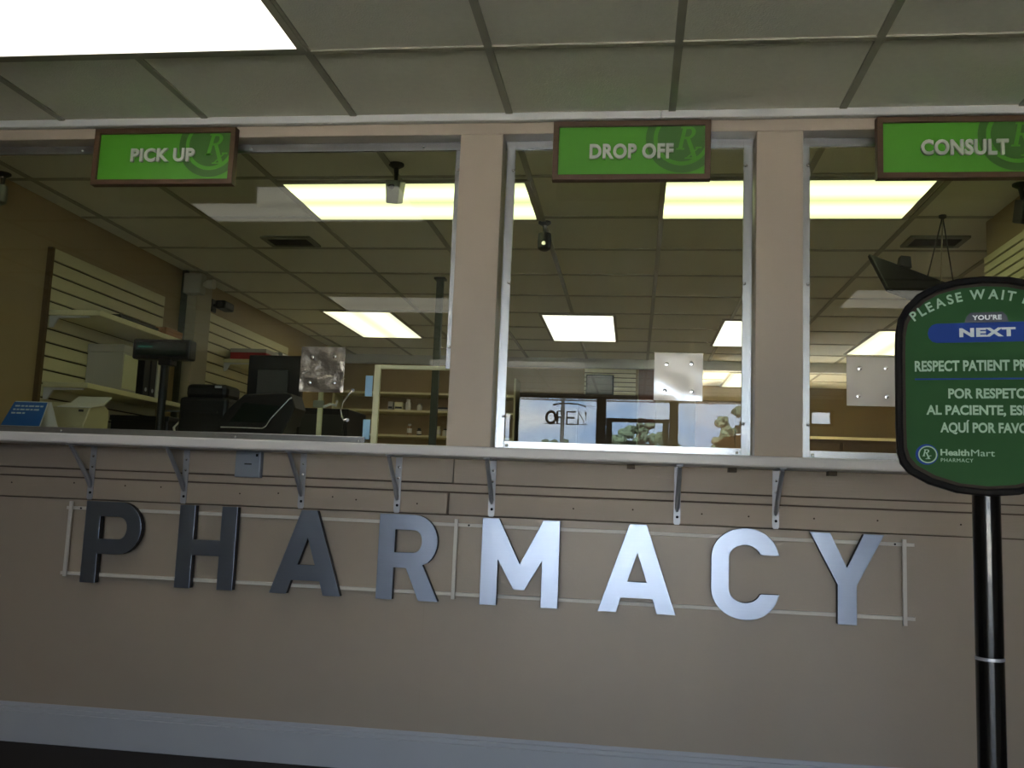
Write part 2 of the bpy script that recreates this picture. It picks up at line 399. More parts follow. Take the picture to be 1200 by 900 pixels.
# ------------------------------------------------------------------ PHARMACY sign
sg = thing('wall_sign', 'large metal letters spelling PHARMACY on white rails on the tan wall', 'sign', (-.6, 0, .6))
for z in (.875, .629):
    for (a, b) in ((-2.152, -.640), (-.640, .95)):
        B(a, b, -.018, 0, z-.006, z+.006).build('rail', M['rail'], sg, bevel=.001)
for x, z0, z1 in ((-2.13, .618, .900), (-.6305, .612, .896), (.915, .606, .893)):
    B(x-.0065, x+.0065, -.028, -.018, z0, z1).build('stile', M['rail'], sg, bevel=.001)
for x in (-2.092, -.585, .886):
    MB().lathe([(.0035, 0), (.0035, -.002)], (x, -.018, .875), 'y', 10).build('screw', M['hole'], sg)

H = .302; ST = .0585
def arc(cx, cy, rx, ry, a0, a1, n=14):
    return [(cx+rx*math.cos(R(a0+(a1-a0)*i/n)), cy+ry*math.sin(R(a0+(a1-a0)*i/n))) for i in range(n+1)]
def bowl(wd, zb):
    ro = (H-zb)/2; zc = zb+ro
    return arc(wd-ro*.92, zc, ro*.92, ro, 90, -90), arc(wd-ro*.92, zc, ro*.92-ST*.95, ro-ST*.92, -90, 90), ro
def L_P(wd=.226):
    zb = .36*H; o, i, ro = bowl(wd, zb)
    return [[(0, 0), (0, H)]+o+[(ST, zb), (ST, 0)], [(ST, zb+ST*.92)]+i+[(ST, H-ST*.92)]]
def L_R(wd=.222):
    zb = .375*H; o, i, ro = bowl(wd-.006, zb)
    return [[(0, 0), (0, H)]+o[:-3]+[(wd*.74, zb+.012), (wd+.004, 0), (wd-ST*1.12, 0), (wd*.475, zb), (ST, zb), (ST, 0)], [(ST, zb+ST*.9)]+i+[(ST, H-ST*.92)]]
def L_H(wd=.224):
    return [[(0, 0), (0, H), (ST, H), (ST, .585*H), (wd-ST, .585*H), (wd-ST, H), (wd, H), (wd, 0), (wd-ST, 0), (wd-ST, .40*H), (ST, .40*H), (ST, 0)]]
def L_A(wd=.266):
    c = wd/2; a = .029; ft = .063
    def xl(z): return (c-a)*z/H
    zi = .68*H; zb = .345*H; zu = .165*H
    xi = lambda z: ft+(c-ft)*(z/zi*.999) if z < zi else c
    return [[(0, 0), (c-a, H), (c+a, H), (wd, 0), (wd-ft, 0), (wd-xl(zu)-ft*.97, zu), (xl(zu)+ft*.97, zu), (ft, 0)],
            [(xl(zb)+ft*1.0, zb), (wd-xl(zb)-ft*1.0, zb), (c, zi)]]
def L_M(wd=.276):
    c = wd/2
    return [[(0, 0), (0, H), (.058, H), (c, .478*H), (wd-.058, H), (wd, H), (wd, 0), (wd-ST, 0), (wd-ST, .535*H), (c+.019, .19*H), (c-.019, .19*H), (ST, .535*H), (ST, 0)]]
def L_C(wd=.228):
    h = H+.006; rx = wd*.5; ry = .33*h; b = -.003
    o = [(wd, .715*h+b)]+[p for p in arc(wd*.52, h+b-ry, wd*.47, ry, 12, 90, 10)]+arc(rx, h+b-ry, rx, ry, 95, 180, 10)+arc(rx, b+ry, rx, ry, 180, 270, 10)+arc(wd*.52, b+ry, wd*.47, ry, 275, 348, 10)+[(wd, .285*h+b)]
    ir = rx-ST
    i = [(wd-ST, .285*h+b)]+arc(rx, b+ry, ir*.96, ry-ST*.95, 340, 270, 8)+arc(rx, b+ry, ir, ry-ST*.95, 268, 180, 10)+arc(rx, h+b-ry, ir, ry-ST*.95, 180, 92, 10)+arc(rx, h+b-ry, ir*.96, ry-ST*.95, 90, 20, 8)+[(wd-ST, .715*h+b)]
    return [o+i]
def L_Y(wd=.240):
    c = wd/2
    return [[(0, H), (.064, H), (c, .615*H), (wd-.064, H), (wd, H), (c+ST*.52, .43*H), (c+ST*.52, 0), (c-ST*.52, 0), (c-ST*.52, .43*H)]]
for nm, fn, x in (('P', L_P, -2.052), ('H', L_H, -1.676), ('A', L_A, -1.308), ('R', L_R, -.908), ('M', L_M, -.530), ('A', L_A, -.113), ('C', L_C, .273), ('Y', L_Y, .603)):
    lt = MB().shape(fn(), .026, FRONT((x, -.031, .602))).build('letter', M['letterside'], sg)
    MB().shape(fn(), .003, FRONT((x, -.0455, .602)), .0008).build('letter_face', M['letter'], lt)

# ------------------------------------------------------------------ green hanging signs
def clip(poly, x0, x1, y0, y1):
    for ax, lim, sgn in ((0, x0, 1), (0, x1, -1), (1, y0, 1), (1, y1, -1)):
        out = []
        for i, p in enumerate(poly):
            q = poly[(i+1) % len(poly)]; a = (p[ax]-lim)*sgn; b = (q[ax]-lim)*sgn
            if a >= 0: out.append(p)
            if (a >= 0) != (b >= 0):
                k = a/(a-b); out.append((p[0]+(q[0]-p[0])*k, p[1]+(q[1]-p[1])*k))
        poly = out
        if not poly: return []
    return poly
def rx_polys():
    """serif prescription mark, unit height, leaning"""
    def sh(p): return [(x+.24*y, y) for x, y in p]
    P = [[(.10, 0), (.29, 0), (.29, 1), (.10, 1)], [(0, 0), (.40, 0), (.40, .07), (0, .07)], [(0, .93), (.3, .93), (.3, 1), (0, 1)],
         [(.28, .90), (.44, .90), (.44, 1), (.28, 1)], [(.28, .46), (.44, .46), (.44, .56), (.28, .56)]]
    o = arc(.44, .73, .33, .27, 90, -90, 10); i = arc(.44, .73, .14, .17, 90, -90, 10)
    for k in range(10): P.append([o[k], o[k+1], i[k+1], i[k]])
    P.append([(.36, .5), (.56, .5), (1.10, -.34), (.88, -.34)])
    P.append([(.80, -.40), (1.20, -.40), (1.20, -.34), (.80, -.34)])
    P.append([(.60, -.34), (.70, -.34), (1.12, .10), (1.02, .10)])
    P.append([(.52, -.40), (.82, -.40), (.82, -.34), (.52, -.34)]); P.append([(.92, .06), (1.22, .06), (1.22, .12), (.92, .12)])
    return [sh(p) for p in P]
def disc(cx, cz, r, n=48): return [(cx+r*math.cos(2*math.pi*k/n), cz+r*math.sin(2*math.pi*k/n)) for k in range(n)]
def green_sign(x0, x1, z0, z1, words, tx0, tx1, tz, th, label):
    r = thing('department_sign', label, 'sign', ((x0+x1)/2, 0, z0), group='green department signs above the windows')
    f = .017
    fr = [[(x0, z0), (x1, z0), (x1, z1), (x0, z1)], [(x0+f, z0+f), (x0+f, z1-f), (x1-f, z1-f), (x1-f, z0+f)]]
    MB().shape(fr, .036, FRONT((0, -.018, 0)), .002).build('frame', M['walnut'], r)
    B(x0+f*.8, x1-f*.8, -.024, -.001, z0+f*.8, z1-f*.8).build('panel', M['lime'], r)
    a, b, c, d_ = x0+f, x1-f, z0+f, z1-f
    cx, cz = x1-.102, z1-.066
    em = None
    Y = -.0243
    fr_ = FRONT((0, Y, 0))
    em = MB().shape([clip(disc(cx, cz, .132), a, b, c, d_)], .0006, fr_).build('emblem', M['limedark'], r)
    MB().shape([clip(disc(cx, cz, .104), a, b, c, d_)], .0006, FRONT((0, Y-.0006, 0))).build('ring', M['lime'], em)
    MB().shape([clip(disc(cx, cz, .089), a, b, c, d_)], .0006, FRONT((0, Y-.0012, 0))).build('disc', M['limedark'], em)
    mb = MB(); sc = .088
    for p in rx_polys():
        q = clip([(x1-.124+u*sc*.86, z1-.110+v*sc) for u, v in p], a, b, c, d_)
        if len(q) > 2: mb.shape([q], .0008, FRONT((0, Y-.0018, 0)))
    mb.build('prescription_mark', M['lime'], em)
    MB().text(words, tx0, tx1, tz, th, FRONT((0, -.030, 0)), .005, .036, 1.06).build('lettering', M['silvertext'], r)
    return r
green_sign(-2.175, -1.585, 2.155, 2.383, 'PICK UP', -2.016, -1.748, 2.247, .054, 'green sign with walnut frame reading PICK UP')
green_sign(-.326, .25, 2.163, 2.387, 'DROP OFF', -.191, .118, 2.243, .056, 'green sign with walnut frame reading DROP OFF')
green_sign(.838, 1.414, 2.163, 2.387, 'CONSULT', .986, 1.280, 2.246, .056, 'green sign with walnut frame reading CONSULT')

# ------------------------------------------------------------------ standing sign
YAW = R(-13); SX, SY = .579, -1.72
ss = thing('standing_sign', 'green PLEASE WAIT HERE sign on a black floor pole', 'sign', (SX, SY, 0), YAW)
U = Vector((math.cos(YAW), math.sin(YAW), 0)); V3 = Vector((0, 0, 1)); OUT = U.cross(V3)
def SF(off): return (Vector((SX, SY, 0))+OUT*off, U, V3)
half = [(0, 1.374), (-.04, 1.371), (-.075, 1.362), (-.100, 1.348), (-.119, 1.328), (-.130, 1.307), (-.134, 1.285), (-.135, 1.25), (-.135, 1.12), (-.134, 1.080), (-.129, 1.062), (-.117, 1.047), (-.087, 1.030), (-.045, 1.017), (0, 1.013)]
outl = half+[(-x, z) for x, z in half[-2:0:-1]]
def inset(lp, dx):
    cz = 1.194; kx = (.135-dx)/.135; kz = (.181-dx)/.181
    return [(x*kx, cz+(z-cz)*kz) for x, z in lp]
MB().shape([outl], .016, SF(0.012), .003).build('back_panel', M['signframe'], ss)
MB().shape([outl, inset(outl, .0055)[::-1]], .026, SF(.017), .003).build('frame', M['signframe'], ss)
MB().shape([inset(outl, .006), inset(outl, .0135)[::-1]], .004, SF(.0225)).build('inner_edge', M['brownedge'], ss)
MB().shape([inset(outl, .013)], .003, SF(.0222)).build('face', M['board_green'], ss)
T = .0243
# arched line
mb = MB(); txt = 'PLEASE WAIT HERE'; a_, b_ = caph(.025); sc = .0165/(b_-a_)
wid = {}
adv = []
for ch in txt:
    if ch == ' ': adv.append((None, .36)); continue
    if ch not in wid: wid[ch] = text2d(ch, .0, .025)
    vs = wid[ch][0]; adv.append((ch, max(p[0] for p in vs)-min(p[0] for p in vs)+.22))
tot = sum(a for _, a in adv)*sc*.89; RA = .178; zc = 1.3385-RA; s_ = -tot/2
for ch, a in adv:
    wd = a*sc*.89; th = (s_+wd/2)/RA; s_ += wd
    if ch is None: continue
    vs, fs = text2d(ch, .3, .025); xa = min(p[0] for p in vs); xb = max(p[0] for p in vs)
    o, u, v = SF(T)
    c, sn = math.cos(th), math.sin(th)
    pts = []
    for p in vs:
        lx = (p[0]-(xa+xb)/2)*sc*.93; ly = RA+(p[1]-a_)*sc
        pts.append((lx*c+ly*sn, zc-lx*sn+ly*c, p[2]*.001))
    mb.place((pts, fs), SF(T))
mb.build('arched_lettering', M['print_text'], ss)
ban = [(-.072, 1.2655), (.072, 1.2655)]+arc(.072, 1.282, .014, .0165, -90, 90, 6)+arc(-.072, 1.282, .014, .0165, 90, 270, 6)
bn = MB().shape([ban], .0006, SF(T-.0004)).build('banner', M['print_blue'], ss)
MB().text('NEXT', -.0375, .0465, 1.2745, .0150, SF(T), .0006, .05, 1.1).build('banner_lettering', M['print_white'], bn)
tab = [(-.029, 1.299), (.037, 1.299), (.034, 1.309), (.028, 1.316), (-.020, 1.316), (-.026, 1.309)]
tb = MB().shape([tab], .0006, SF(T-.0004)).build('tab', M['print_navy'], ss)
MB().text("YOU'RE", -.0175, .0265, 1.3030, .0080, SF(T), .0006, .035, 1.1).build('tab_lettering', M['print_white'], tb)
MB().text('RESPECT PATIENT PRIVACY', -.107, .113, 1.2170, .0180, SF(T), .0006, .03).build('lettering', M['print_text'], ss)
B0 = MB().shape([[(-.107, 1.2025), (.113, 1.2025), (.113, 1.2050), (-.107, 1.2050)]], .0006, SF(T)).build('divider', M['print_blue'], ss)
MB().text('POR RESPETO', -.056, .060, 1.1710, .0165, SF(T), .0006, .03).build('lettering', M['print_text'], ss)
MB().text('AL PACIENTE, ESPERE', -.090, .094, 1.1435, .0160, SF(T), .0006, .03).build('lettering', M['print_text'], ss)
MB().text('AQU\u00cd POR FAVOR', -.069, .073, 1.1140, .0165, SF(T), .0006, .03).build('lettering', M['print_text'], ss)
lo = MB().shape([disc(-.0905, 1.0765, .0172)], .0006, SF(T)).build('logo', M['print_blue'], ss)
MB().shape([disc(-.089, 1.0765, .0145), disc(-.089, 1.0765, .0125)[::-1]], .0006, SF(T+.0006)).build('logo_ring', M['print_text'], lo)
MB().shape([disc(-.089, 1.0765, .0125)], .0006, SF(T+.0006)).build('logo_disc', M['board_green'], lo)
mb = MB()
for p in rx_polys(): mb.shape([[(-.0975+u*.0115, 1.0735+v*.0115) for u, v in p]], .0006, SF(T+.0012))
mb.build('logo_mark', M['print_text'], lo)
MB().text('Health', -.0695, -.026, 1.0755, .0105, SF(T), .0006, .03).build('lettering', M['print_text'], ss)
MB().text('Mart', -.0235, .0115, 1.0755, .0105, SF(T), .0006, .0).build('lettering', M['print_text'], ss)
MB().text('PHARMACY', -.0690, -.0205, 1.0650, .0058, SF(T), .0006, .0, 1.15).build('lettering', M['print_text'], ss)
MB().lathe([(.021, .752), (.0216, .76), (.0216, 1.03), (.0216, 1.2), (.018, 1.205)], (SX, SY, 0), 'z', 28).build('upper_pole', M['blackpole'], ss, smooth=True)
MB().lathe([(.0222, .747), (.0222, .752)], (SX, SY, 0), 'z', 28).build('joint_ring', M['zinc'], ss)
MB().lathe([(.0218, .02), (.0218, .747)], (SX, SY, 0), 'z', 28).build('lower_pole', M['blackpole'], ss, smooth=True)
MB().lathe([(.17, 0), (.17, .008), (.155, .016), (.05, .022), (.03, .04)], (SX, SY, 0), 'z', 40).build('base', M['blackpole'], ss, smooth=True)

# ------------------------------------------------------------------ ceiling lights
def light(name, label, x, y, rz, m, grp='ceiling light panels'):
    L0 = thing(name, label, 'ceiling light', (x, y, CZ), rz, grp)
    w_, d_ = 1.158/2, .554/2
    c, s__ = math.cos(rz), math.sin(rz)
    def fr(z): return (Vector((x, y, z)), Vector((c, s__, 0)), Vector((-s__, c, 0)))
    o = [(-.605, -.300), (.605, -.300), (.605, .300), (-.605, .300)]; i = [(-w_, -d_), (-w_, d_), (w_, d_), (w_, -d_)]
    MB().shape([o, i], .012, fr(CZ-.0065)).build('frame', M['grid'], L0)
    MB().shape([i[::-1]], .004, fr(CZ-.0105)).build('diffuser', m, L0)
    return L0
light('ceiling_light', 'bright white ceiling light panel nearest to the tan front wall, by the PICK UP sign', -1.712, -.86, 0, M['lamp'])
light('ceiling_light', 'wide greenish ceiling light panel behind the left window', -1.108, 1.0, 0, M['lampgreen'])
light('ceiling_light', 'wide yellow-green ceiling light panel behind the DROP OFF and CONSULT signs', .695, .985, 0, M['lampgreen'])
light('ceiling_light', 'warm ceiling light panel deep behind the left window, running away from it', -2.245, 4.32, R(90), M['lampwarm'])
light('ceiling_light', 'white ceiling light panel deep behind the middle window', -.465, 4.34, R(90), M['lamp'])
light('ceiling_light', 'white ceiling light panel cut off by the right edge of the middle window', .955, 4.47, R(90), M['lamp'])
light('ceiling_light', 'warm ceiling light panel deep in the pharmacy, cut by the round standing sign', 2.19, 4.80, R(90), M['lampwarm'])
light('ceiling_light', 'small distant warm ceiling light panel right of the middle clear cover', 1.30, 7.35, R(90), M['lampwarm'])
for x, y, l in ((-1.712, -3.28, 'left'), (2.0, -2.9, 'right'), (-2.35, -6.3, 'far left'), (-1.12, -6.3, 'far middle')):
    light('ceiling_light', 'shop ceiling light panel, %s, seen only as a pale reflection in glass' % l, x, y, 0, M['lamp'], 'shop floor light panels')

# vents
def vent(x, y, label):
    r = thing('ceiling_vent', label, 'vent', (x, y, CZ), 0, 'ceiling vents')
    MB().shape([[(x-.15, y-.10), (x+.15, y-.10), (x+.15, y+.10), (x-.15, y+.10)], [(x-.12, y-.07), (x-.12, y+.07), (x+.12, y+.07), (x+.12, y-.07)]], .012, (Vector((0, 0, CZ-.006)), Vector((1, 0, 0)), Vector((0, 1, 0)))).build('frame', M['camwhite'], r)
    mb = MB()
    for k in range(6):
        yy = y-.06+k*.024; mb.add([(x-.12, yy, CZ-.002), (x+.12, yy, CZ-.002), (x+.12, yy+.018, CZ-.014), (x-.12, yy+.018, CZ-.014), (x-.12, yy+.002, CZ), (x+.12, yy+.002, CZ), (x+.12, yy+.02, CZ-.012), (x-.12, yy+.02, CZ-.012)],
                                [(0, 1, 2, 3), (7, 6, 5, 4), (0, 4, 5, 1), (2, 6, 7, 3), (1, 5, 6, 2), (0, 3, 7, 4)])
    mb.build('louver', M['vent'], r)
    return r
vent(-2.03, 1.73, 'dark ceiling vent behind the left window')
vent(1.56, 1.69, 'dark ceiling vent behind the right window, beside hanging cables')

# cameras
def camera(x, y, label, shell, style):
    r = thing('security_camera', label, 'camera', (x, y, CZ), 0, 'ceiling security cameras')
    MB().lathe([(.034, 0), (.034, -.008), (.016, -.02)], (x, y, CZ), 'z', 18).build('mount', M['dark'], r, smooth=True)
    MB().tube([(x, y, CZ-.015), (x+.003, y-.004, CZ-.05), (x+.004, y-.012, CZ-.098)], [.012, .010, .008], 10).build('arm', M['dark'], r, smooth=True)
    if style == 'box':
        fr = (Vector((x+.006, y-.02, CZ-.135)), Vector((1, 0, 0)), Vector((.10, -.33, .95)).normalized())
        mb = MB(); o, u, v = fr; w_ = u.cross(v).normalized(); u = v.cross(w_)
        q = []
        for dz, ex in ((-.05, .026), (.05, .034)):
            for a, b in ((-1, -1), (1, -1), (1, 1), (-1, 1)): q.append(o+u*a*ex+w_*b*.05+v*dz)
        mb.add(q, [(0, 3, 2, 1), (4, 5, 6, 7), (0, 1, 5, 4), (1, 2, 6, 5), (2, 3, 7, 6), (3, 0, 4, 7)])
        mb.build('housing', shell, r, bevel=.006)
        MB().lathe([(.014, 0), (.012, .006)], (x+.004, y-.078, CZ-.13), 'y', 14).build('lens', M['blackplastic'], r)
    else:
        MB().lathe([(.012, .055), (.034, .05), (.037, .0), (.034, -.03), (.02, -.04)], (x+.004, y-.02, CZ-.12), 'z', 20).build('housing', shell, r, smooth=True)
        MB().lathe([(.012, 0), (.010, -.004)], (x+.004, y-.056, CZ-.13), 'y', 14).build('lens', M['steel'], r)
    return r
camera(-1.075, .50, 'grey box camera hanging from the ceiling in front of the left light panel', M['camwhite'], 'box')
camera(-.495, 1.36, 'round black camera hanging from the ceiling behind the middle window', M['blackplastic'], 'round')
camera(-3.032, .58, 'pale round camera on the ceiling at the left edge of the photo', M['camwhite'], 'round')
camera(1.645, .80, 'dark camera on the ceiling at the right edge, under the CONSULT sign', M['blackplastic'], 'box')

# ------------------------------------------------------------------ clear covers on the glass
def cover(x0, z0, label, m):
    s_ = .176; r = thing('speaking_hole_cover', label, 'cover plate', (x0+s_/2, GY-.03, z0), 0, 'square covers over the speaking holes')
    n = 14; vs = []; fs = []
    crum = m is M['covercrumple']
    for side in (0, 1):
        for j in range(n+1):
            for i in range(n+1):
                a = i/n; b = j/n
                dy = (.004 if crum else .0006)*math.sin(a*5+b*3+x0*9)*math.sin(b*6+1) if 0 < i < n and 0 < j < n else 0
                if crum and 0 < i < n and 0 < j < n: dy += random.uniform(-.0015, .0015)
                if side: dy = 0
                vs.append((x0+a*s_, GY-.024+dy+side*.004, z0+b*s_))
    k = (n+1)**2
    for j in range(n):
        for i in range(n):
            q = j*(n+1)+i; fs.append((q, q+1, q+n+2, q+n+1)); fs.append((k+q, k+q+n+1, k+q+n+2, k+q+1))
    rim = [i for i in range(n+1)]+[j*(n+1)+n for j in range(1, n+1)]+[n*(n+1)+i for i in range(n-1, -1, -1)]+[j*(n+1) for j in range(n-1, 0, -1)]
    for a, b in zip(rim, rim[1:]+rim[:1]): fs.append((a, k+a, k+b, b))
    MB().add(vs, fs).build('plate', m, r, smooth=True)
    for dx, dz in ((.045, .135), (.135, .138), (.040, .035), (.138, .036)):
        MB().lathe([(.005, .0), (.005, -.018), (.0085, -.02), (.0075, -.025), (.002, -.026)], (x0+dx, GY-.001, z0+dz), 'y', 12).build('bolt', M['steel'], r, smooth=True)
    return r
cover(-1.288, 1.354, 'square crumpled clear cover plate on the left window', M['covercrumple'])
cover(.066, 1.356, 'square shiny clear cover plate on the middle window', M['cover'])
cover(.748, 1.354, 'square shiny clear cover plate on the right window, beside the round sign', M['cover'])
for z0, z1, l in ((1.345, 1.425, 'upper'), (1.18, 1.255, 'lower')):
    tag(B(-1.032, -1.004, GY-.0012, GY, z0, z1).build('sticker', M['bluetag'], origin=(-1.018, GY, z0)), '%s pale blue sticker on the left glass beside the cut-out opening' % l, 'sticker', 'pale blue stickers')

# ------------------------------------------------------------------ things standing on the ledge behind the glass
t = thing('tent_card', 'blue and white folded tent card at the left end of the counter', 'tent card', (-2.49, .21, LT))
def tent(mb, x0, x1, y0, z0, z1, inset_):
    return mb
ya, yb, yt = .14, .28, .21
MB().add([(-2.600, ya, LT+.004), (-2.418, ya, LT+.004), (-2.418, ya+.002, LT+.004), (-2.600, ya+.002, LT+.004), (-2.575, yt, 1.300), (-2.425, yt, 1.300), (-2.425, yt+.002, 1.300), (-2.575, yt+.002, 1.300)],
         [(0, 3, 2, 1), (4, 5, 6, 7), (0, 1, 5, 4), (1, 2, 6, 5), (2, 3, 7, 6), (3, 0, 4, 7)]).build('front_panel', M['paper'], t)
MB().add([(-2.600, yb, LT+.004), (-2.378, yb-.04, LT+.004), (-2.378, yb-.038, LT+.004), (-2.600, yb+.002, LT+.004), (-2.575, yt+.002, 1.300), (-2.415, yt+.002, 1.300), (-2.415, yt+.004, 1.300), (-2.575, yt+.004, 1.300)],
         [(0, 3, 2, 1), (4, 5, 6, 7), (0, 1, 5, 4), (1, 2, 6, 5), (2, 3, 7, 6), (3, 0, 4, 7)]).build('back_panel', M['paper'], t)
B(-2.60, -2.38, ya, yb, LT, LT+.004).build('base_flap', M['paper'], t)
uu = Vector((1, 0, 0)); vv = Vector((0, yt-ya, 1.300-LT-.004)).normalized()
tf = (Vector((-2.5, ya-.0012, LT+.004)), uu, vv)
hl = (Vector((0, yt-ya, 1.300-LT-.004))).length
bl = MB().shape([[(-.094, .045), (.078, .045), (.071, hl-.004), (-.078, hl-.004)]], .0008, tf).build('blue_print', M['blueprint'], t)
mb = MB()
tf2 = (tf[0]+uu.cross(vv)*.0008, uu, vv)
for zz, wds, x1 in ((hl-.030, 'We are happy to help you with', .062), (hl-.048, 'any question about your', .064), (hl-.066, 'medicines', -.02)):
    pass
for zz, x0_, x1_ in ((hl-.027, -.066, .060), (hl-.044, -.069, .060), (hl-.061, -.071, -.005)):
    x = x0_
    while x < x1_-.008:
        wl = random.uniform(.010, .024); mb.shape([[(x, zz), (min(x+wl, x1_), zz), (min(x+wl, x1_), zz+.007), (x, zz+.007)]], .0005, tf2); x += wl+.005
mb.build('printed_lines', M['print_white'], bl)

# pole display
pd = thing('customer_display', 'black customer display on a tall pole with a green-lit strip', 'display', (-1.99, .32, LT))
MB().lathe([(.06, 0), (.06, .012), (.02, .02)], (-1.985, .32, LT), 'z', 20).build('base', M['blackplastic'], pd)
MB().tube([(-1.985, .32, LT+.015), (-1.985, .32, 1.56)], .0165, 14).build('pole', M['blackplastic'], pd, smooth=True)
B(-2.005, -1.945, .295, .345, 1.478, 1.51).build('neck', M['blackplastic'], pd, bevel=.004)
hd = MB(); hd.box(-2.122, -1.862, .29, .35, 1.502, 1.588).build('head', M['blackplastic'], pd, bevel=.008)
B(-2.105, -1.88, .287, .29, 1.520, 1.575).build('screen', M['screen'], pd)
MB().text('0.00  TOTAL', -2.09, -2.03, 1.548, .008, FRONT((0, .2865, 0)), .0004, .0).build('digits', emis('green_digits', (.1, .9, .6), .12), pd) if False else None
B(-2.095, -2.03, .2864, .287, 1.551, 1.558).build('lit_strip', emis('green_digits', (.1, .9, .6), .05), pd)

# payment terminal with silver edge
pt_ = thing('payment_terminal', 'black wedge-shaped payment terminal with a silver edge strip', 'terminal', (-1.56, .30, LT))
pr = [(-1.705, LT), (-1.46, LT), (-1.385, 1.31), (-1.405, 1.362), (-1.43, 1.366), (-1.60, 1.355), (-1.66, 1.30), (-1.70, 1.24)]
MB().shape([pr], .13, FRONT((0, .34, 0)), .006).build('body', M['blackplastic'], pt_)
MB().shape([[(-1.655, 1.245), (-1.50, 1.245), (-1.445, 1.315), (-1.60, 1.325)]], .004, FRONT((0, .274, 0))).build('screen', M['screen'], pt_)
MB().tube([(-1.690, .270, 1.222), (-1.51, .268, 1.222), (-1.495, .268, 1.232), (-1.478, .268, 1.262), (-1.405, .270, 1.345), (-1.395, .272, 1.352)], .0035, 8).build('edge_strip', M['alu'], pt_, smooth=True)
B(-1.66, -1.62, .268, .275, 1.175, 1.195).build('key', M['dark'], pt_)

mo = thing('computer_monitor', 'black computer monitor seen from behind next to the crumpled cover', 'monitor', (-1.56, .5, LT))
B(-1.68, -1.437, .47, .51, 1.25, 1.556).build('panel', M['blackplastic'], mo, bevel=.006)
B(-1.63, -1.49, .455, .47, 1.30, 1.49).build('rear_cover', M['dark'], mo, bevel=.005)
B(-1.59, -1.53, .49, .52, LT+.01, 1.27).build('neck', M['blackplastic'], mo)
MB().lathe([(.10, 0), (.10, .008), (.03, .014)], (-1.56, .505, LT), 'z', 24).build('base', M['blackplastic'], mo)

pn = thing('label_printer', 'boxy black label printer left of the payment terminal', 'printer', (-1.85, .5, LT))
B(-1.96, -1.74, .42, .60, LT, 1.36).build('body', M['blackplastic'], pn, bevel=.015)
B(-1.945, -1.755, .44, .59, 1.355, 1.42).build('lid', M['blackplastic'], pn, bevel=.02)
B(-1.92, -1.78, .416, .42, 1.29, 1.30).build('paper_slot', M['hole'], pn)
B(-1.80, -1.77, .416, .421, 1.40, 1.41).build('button', M['zinc'], pn)
MB().tube([(-1.72, .36, LT), (-1.73, .34, 1.20), (-1.715, .33, 1.23)], .004, 8).build('cord', M['wire'], pn, smooth=True)

fx = thing('receipt_printer', 'beige receipt printer on the counter behind the tent card', 'printer', (-2.45, .5, LT))
MB().shape([[(.42, LT), (.60, LT), (.60, 1.30), (.54, 1.325), (.46, 1.30), (.42, 1.22)]], .26, (Vector((-2.52, 0, 0)), Vector((0, 1, 0)), Vector((0, 0, 1))), .006).build('body', M['beige'], fx)
B(-2.62, -2.45, .4155, .421, 1.195, 1.203).build('paper_slot', M['dark'], fx)
B(-2.42, -2.40, .414, .42, 1.28, 1.29).build('button', M['dark'], fx)
MB().shape([[(.44, 1.30), (.54, 1.32), (.60, 1.36), (.595, 1.365), (.535, 1.33), (.44, 1.305)]], .16, (Vector((-2.46, 0, 0)), Vector((0, 1, 0)), Vector((0, 0, 1)))).build('paper', M['paper'], fx)

st = thing('sign_holder', 'slim white post stand with a clear clip under the crumpled cover', 'stand', (-1.283, .3, LT))
MB().lathe([(.05, 0), (.05, .006), (.012, .012)], (-1.283, .3, LT), 'z', 20).build('base', M['cream'], st)
B(-1.292, -1.272, .294, .306, LT+.008, 1.40).build('post', M['cream'], st, bevel=.002)
B(-1.31, -1.262, .286, .294, 1.315, 1.345).build('clip_block', M['camwhite'], st, bevel=.003)
MB().tube([(-1.262, .285, 1.318), (-1.235, .282, 1.330), (-1.21, .282, 1.326), (-1.205, .284, 1.345)], .006, 8).build('clip', M['plasticwrap'], st, smooth=True)
hk = MB().tube([(-1.082, GY-.006, 1.366), (-1.093, GY-.008, 1.352), (-1.103, GY-.008, 1.335), (-1.115, GY-.008, 1.318), (-1.121, GY-.008, 1.290), (-1.116, GY-.008, 1.262), (-1.106, GY-.008, 1.250), (-1.096, GY-.006, 1.253)], [.005, .004, .003, .003, .003, .003, .004, .005], 8)
hkr = thing('pull_handle', 'thin curved clear handle on the left glass beside the crumpled cover', 'handle', (-1.10, GY, 1.25))
hk.build('grip', M['steel'], hkr, smooth=True)
for z, x in ((1.366, -1.08), (1.251, -1.094)): MB().lathe([(.007, 0), (.007, -.005)], (x, GY-.0005, z), 'y', 10).build('mount', M['zinc'], hkr)

